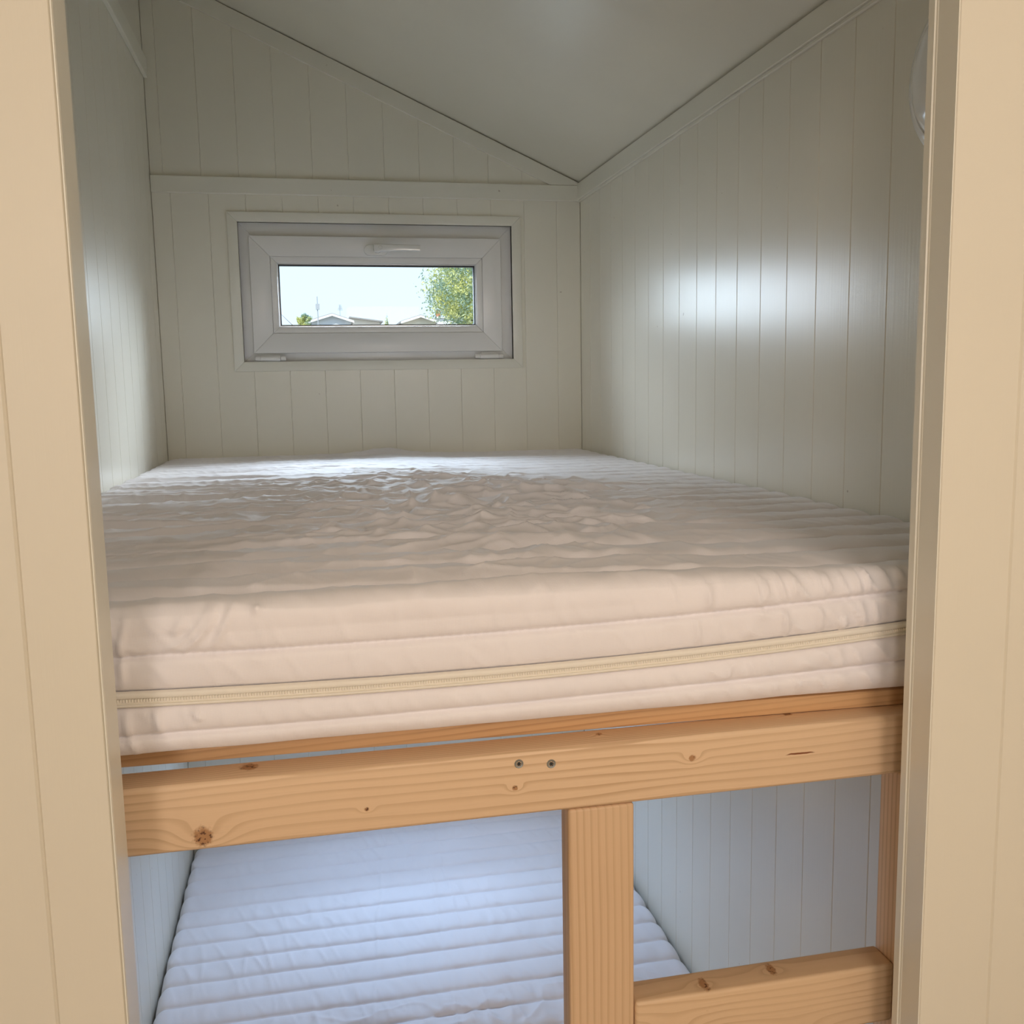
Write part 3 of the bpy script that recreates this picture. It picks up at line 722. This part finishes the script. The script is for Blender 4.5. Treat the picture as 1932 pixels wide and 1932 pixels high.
h1 = gable_house(0.10, 1.74, 3.25, 4.72, 5.22, 70, 9, 'grey gabled house on the left behind the small window', m_w1)
h2 = thing('house', 'cream house with a low roof sloping down right, beside the grey gable', 'house', (4.8, 82, -0.15), 'houses seen through the small window')
MB().poly_prism([(3.55, -0.15), (5.95, -0.15), (5.95, Z + 5.50), (3.55, Z + 5.80)], 1, 82, 89).build('wall', m_w2, h2)
MB().poly_prism([(3.45, Z + 5.82), (6.2, Z + 5.46), (6.2, Z + 5.57), (3.45, Z + 5.93)], 1, 81.6, 89.3).build('roof', m_roof, h2)
h3 = gable_house(6.55, 7.99, 9.30, 4.66, 5.10, 70, 9, 'brown-roofed gabled house in the middle distance, left of the red chimney', m_w2)
h4 = thing('house', 'white flat-roofed house with a red chimney below the big tree', 'house', (12.0, 83, -0.15), 'houses seen through the small window')
MB().box(10.8, 13.9, 83, 90, -0.15, Z + 5.86).build('wall', m_fas, h4)
MB().box(10.7, 14.0, 82.8, 90.2, Z + 5.86, Z + 6.00).build('roof_slab', m_fas, h4)
c4 = MB().box(10.88, 11.25, 83.2, 83.6, Z + 6.00, Z + 6.52).build('chimney', m_brick, h4)
MB().box(10.84, 11.29, 83.16, 83.64, Z + 6.52, Z + 6.59).build('chimney_cap', m_fas, c4)
def prism_tube(a, b, r, n=8): return MB().sweep([a, b], [(r * math.cos(2 * math.pi * i / n), r * math.sin(2 * math.pi * i / n)) for i in range(n)], up=(0, 1, 0))
m_metal = flat('grey_metal_pole', (0.45, 0.47, 0.50), 0.5)
mast = thing('lamp_mast', 'thin grey mast with a small box, left of the grey gable', 'mast', (0.74, 66, -0.15))
prism_tube((0.72, 66, -0.15), (0.72, 66, Z + 6.1), 0.035).build('pole', m_metal, mast)
MB().box(0.60, 0.86, 65.9, 66.1, Z + 5.25, Z + 5.62).build('box', m_metal, mast)
ant = thing('roof_antenna', 'small grey aerial on the ridge of the grey gabled house', 'antenna', (2.35, 71, Z + 5.0))
prism_tube((2.35, 71, Z + 4.95), (2.35, 71, Z + 6.0), 0.018).build('rod', m_metal, ant)
for i in range(5): prism_tube((2.18 + 0.02 * i, 70.95 - 0.05 * i, Z + 5.62 + 0.08 * i), (2.54 - 0.02 * i, 71.05 - 0.05 * i, Z + 5.62 + 0.08 * i), 0.012, 6).build('element', m_metal, ant)
cyp = thing('cypress_shrub', 'narrow dark upright shrub standing between the two gabled houses', 'shrub', (5.35, 67, -0.15))

def leafy(parent, name, centre, rad, n, size, mat, seed, flat_z=0.85):
    rs = np.random.RandomState(seed); clumps = rs.normal(size=(max(8, n // 110), 3)); clumps /= np.linalg.norm(clumps, axis=1, keepdims=True)
    clumps *= (0.35 + 0.62 * rs.rand(len(clumps), 1) ** 0.5)
    ci = rs.randint(len(clumps), size=n)
    p = clumps[ci] + rs.normal(size=(n, 3)) * 0.13
    p = np.array(centre) + p * np.array(rad)
    a = rs.normal(size=(n, 3)); a /= np.linalg.norm(a, axis=1, keepdims=True); b = np.cross(a, rs.normal(size=(n, 3))); b /= np.linalg.norm(b, axis=1, keepdims=True)
    s = size * (0.6 + 0.8 * rs.rand(n, 1))
    v = np.stack([p - a * s, p + b * s * 0.45, p + a * s, p - b * s * 0.45], 1).reshape(-1, 3) - np.array(parent_origin(parent))
    me = bpy.data.meshes.new(name)
    me.vertices.add(4 * n); me.vertices.foreach_set('co', v.ravel().astype(np.float32)); me.loops.add(4 * n); me.loops.foreach_set('vertex_index', np.arange(4 * n, dtype=np.int32))
    me.polygons.add(n); me.polygons.foreach_set('loop_start', (np.arange(n) * 4).astype(np.int32)); me.update(calc_edges=True)
    me.materials.append(mat); o = link(name, me, parent); o['kind'] = 'stuff'; return o
def leafmat(name, c1, c2, sc):
    m, nt, b = new_mat(name); k = N(nt); v = k.coords()
    c = k.mix(k.ramp(k.noise(v, sc, 2.0), 0.42, 0.58), c1, c2); nt.links.new(c, b.inputs['Base Color']); b.inputs['Roughness'].default_value = 0.7
    t = nt.nodes.new('ShaderNodeBsdfTranslucent'); nt.links.new(c, t.inputs[0]); x = nt.nodes.new('ShaderNodeMixShader'); x.inputs[0].default_value = 0.35
    o = [q for q in nt.nodes if q.type == 'OUTPUT_MATERIAL'][0]
    nt.links.new(b.outputs[0], x.inputs[1]); nt.links.new(t.outputs[0], x.inputs[2]); nt.links.new(x.outputs[0], o.inputs[0]); return m
m_leaf = leafmat('mixed_green_leaves', (0.34, 0.46, 0.36), (0.72, 0.72, 0.30), 0.9)
m_bark = flat('grey_bark', (0.22, 0.17, 0.13))
tree = thing('tree', 'large rounded yellow-green tree at the right of the small window', 'tree', (10.9, 62, -0.15))
def trunk(parent, x, y, z1, r, seed):
    rs = random.Random(seed); mb = MB()
    pts = [(x + rs.uniform(-.1, .1) * i / 3, y, -0.15 + (z1 + 0.15) * i / 6) for i in range(7)]
    mb.sweep(pts, lambda t: [(r * (1.2 - 0.8 * t) * math.cos(a), r * (1.2 - 0.8 * t) * math.sin(a)) for a in [2 * math.pi * i / 10 for i in range(10)]], up=(0, 1, 0))
    for i in range(7):
        a = rs.uniform(0, 6.28); z = z1 * rs.uniform(0.5, 0.9); l = rs.uniform(1.0, 2.2)
        mb.sweep([(x, y, z), (x + l * 0.5 * math.cos(a), y + l * 0.5 * math.sin(a), z + 0.4 * l), (x + l * math.cos(a), y + l * math.sin(a), z + 0.9 * l)], lambda t: [(r * 0.35 * (1.1 - 0.8 * t) * math.cos(q), r * 0.35 * (1.1 - 0.8 * t) * math.sin(q)) for q in [2 * math.pi * j / 6 for j in range(6)]], up=(0.1, 0.9, 0.1))
    return mb.build('trunk', m_bark, parent, smooth=True)
trunk(tree, 10.9, 62, Z + 5.6, 0.22, 3)
leafy(tree, 'foliage', (10.95, 62, Z + 6.35), (3.3, 3.3, 2.75), 24000, 0.10, m_leaf, 5)
bush = thing('tree', 'small bushy yellow-green treetop left of the grey gabled house', 'tree', (-0.15, 67, -0.15))
trunk(bush, -0.15, 67, Z + 4.4, 0.08, 5)
leafy(bush, 'foliage', (-0.15, 67, Z + 4.62), (0.55, 0.55, 0.42), 2500, 0.06, m_leaf, 9)
leafy(cyp, 'foliage', (5.35, 67, Z + 3.6), (0.14, 0.14, 1.68), 1500, 0.06, m_leaf, 12)
trunk(cyp, 5.35, 67, Z + 2.8, 0.05, 8)
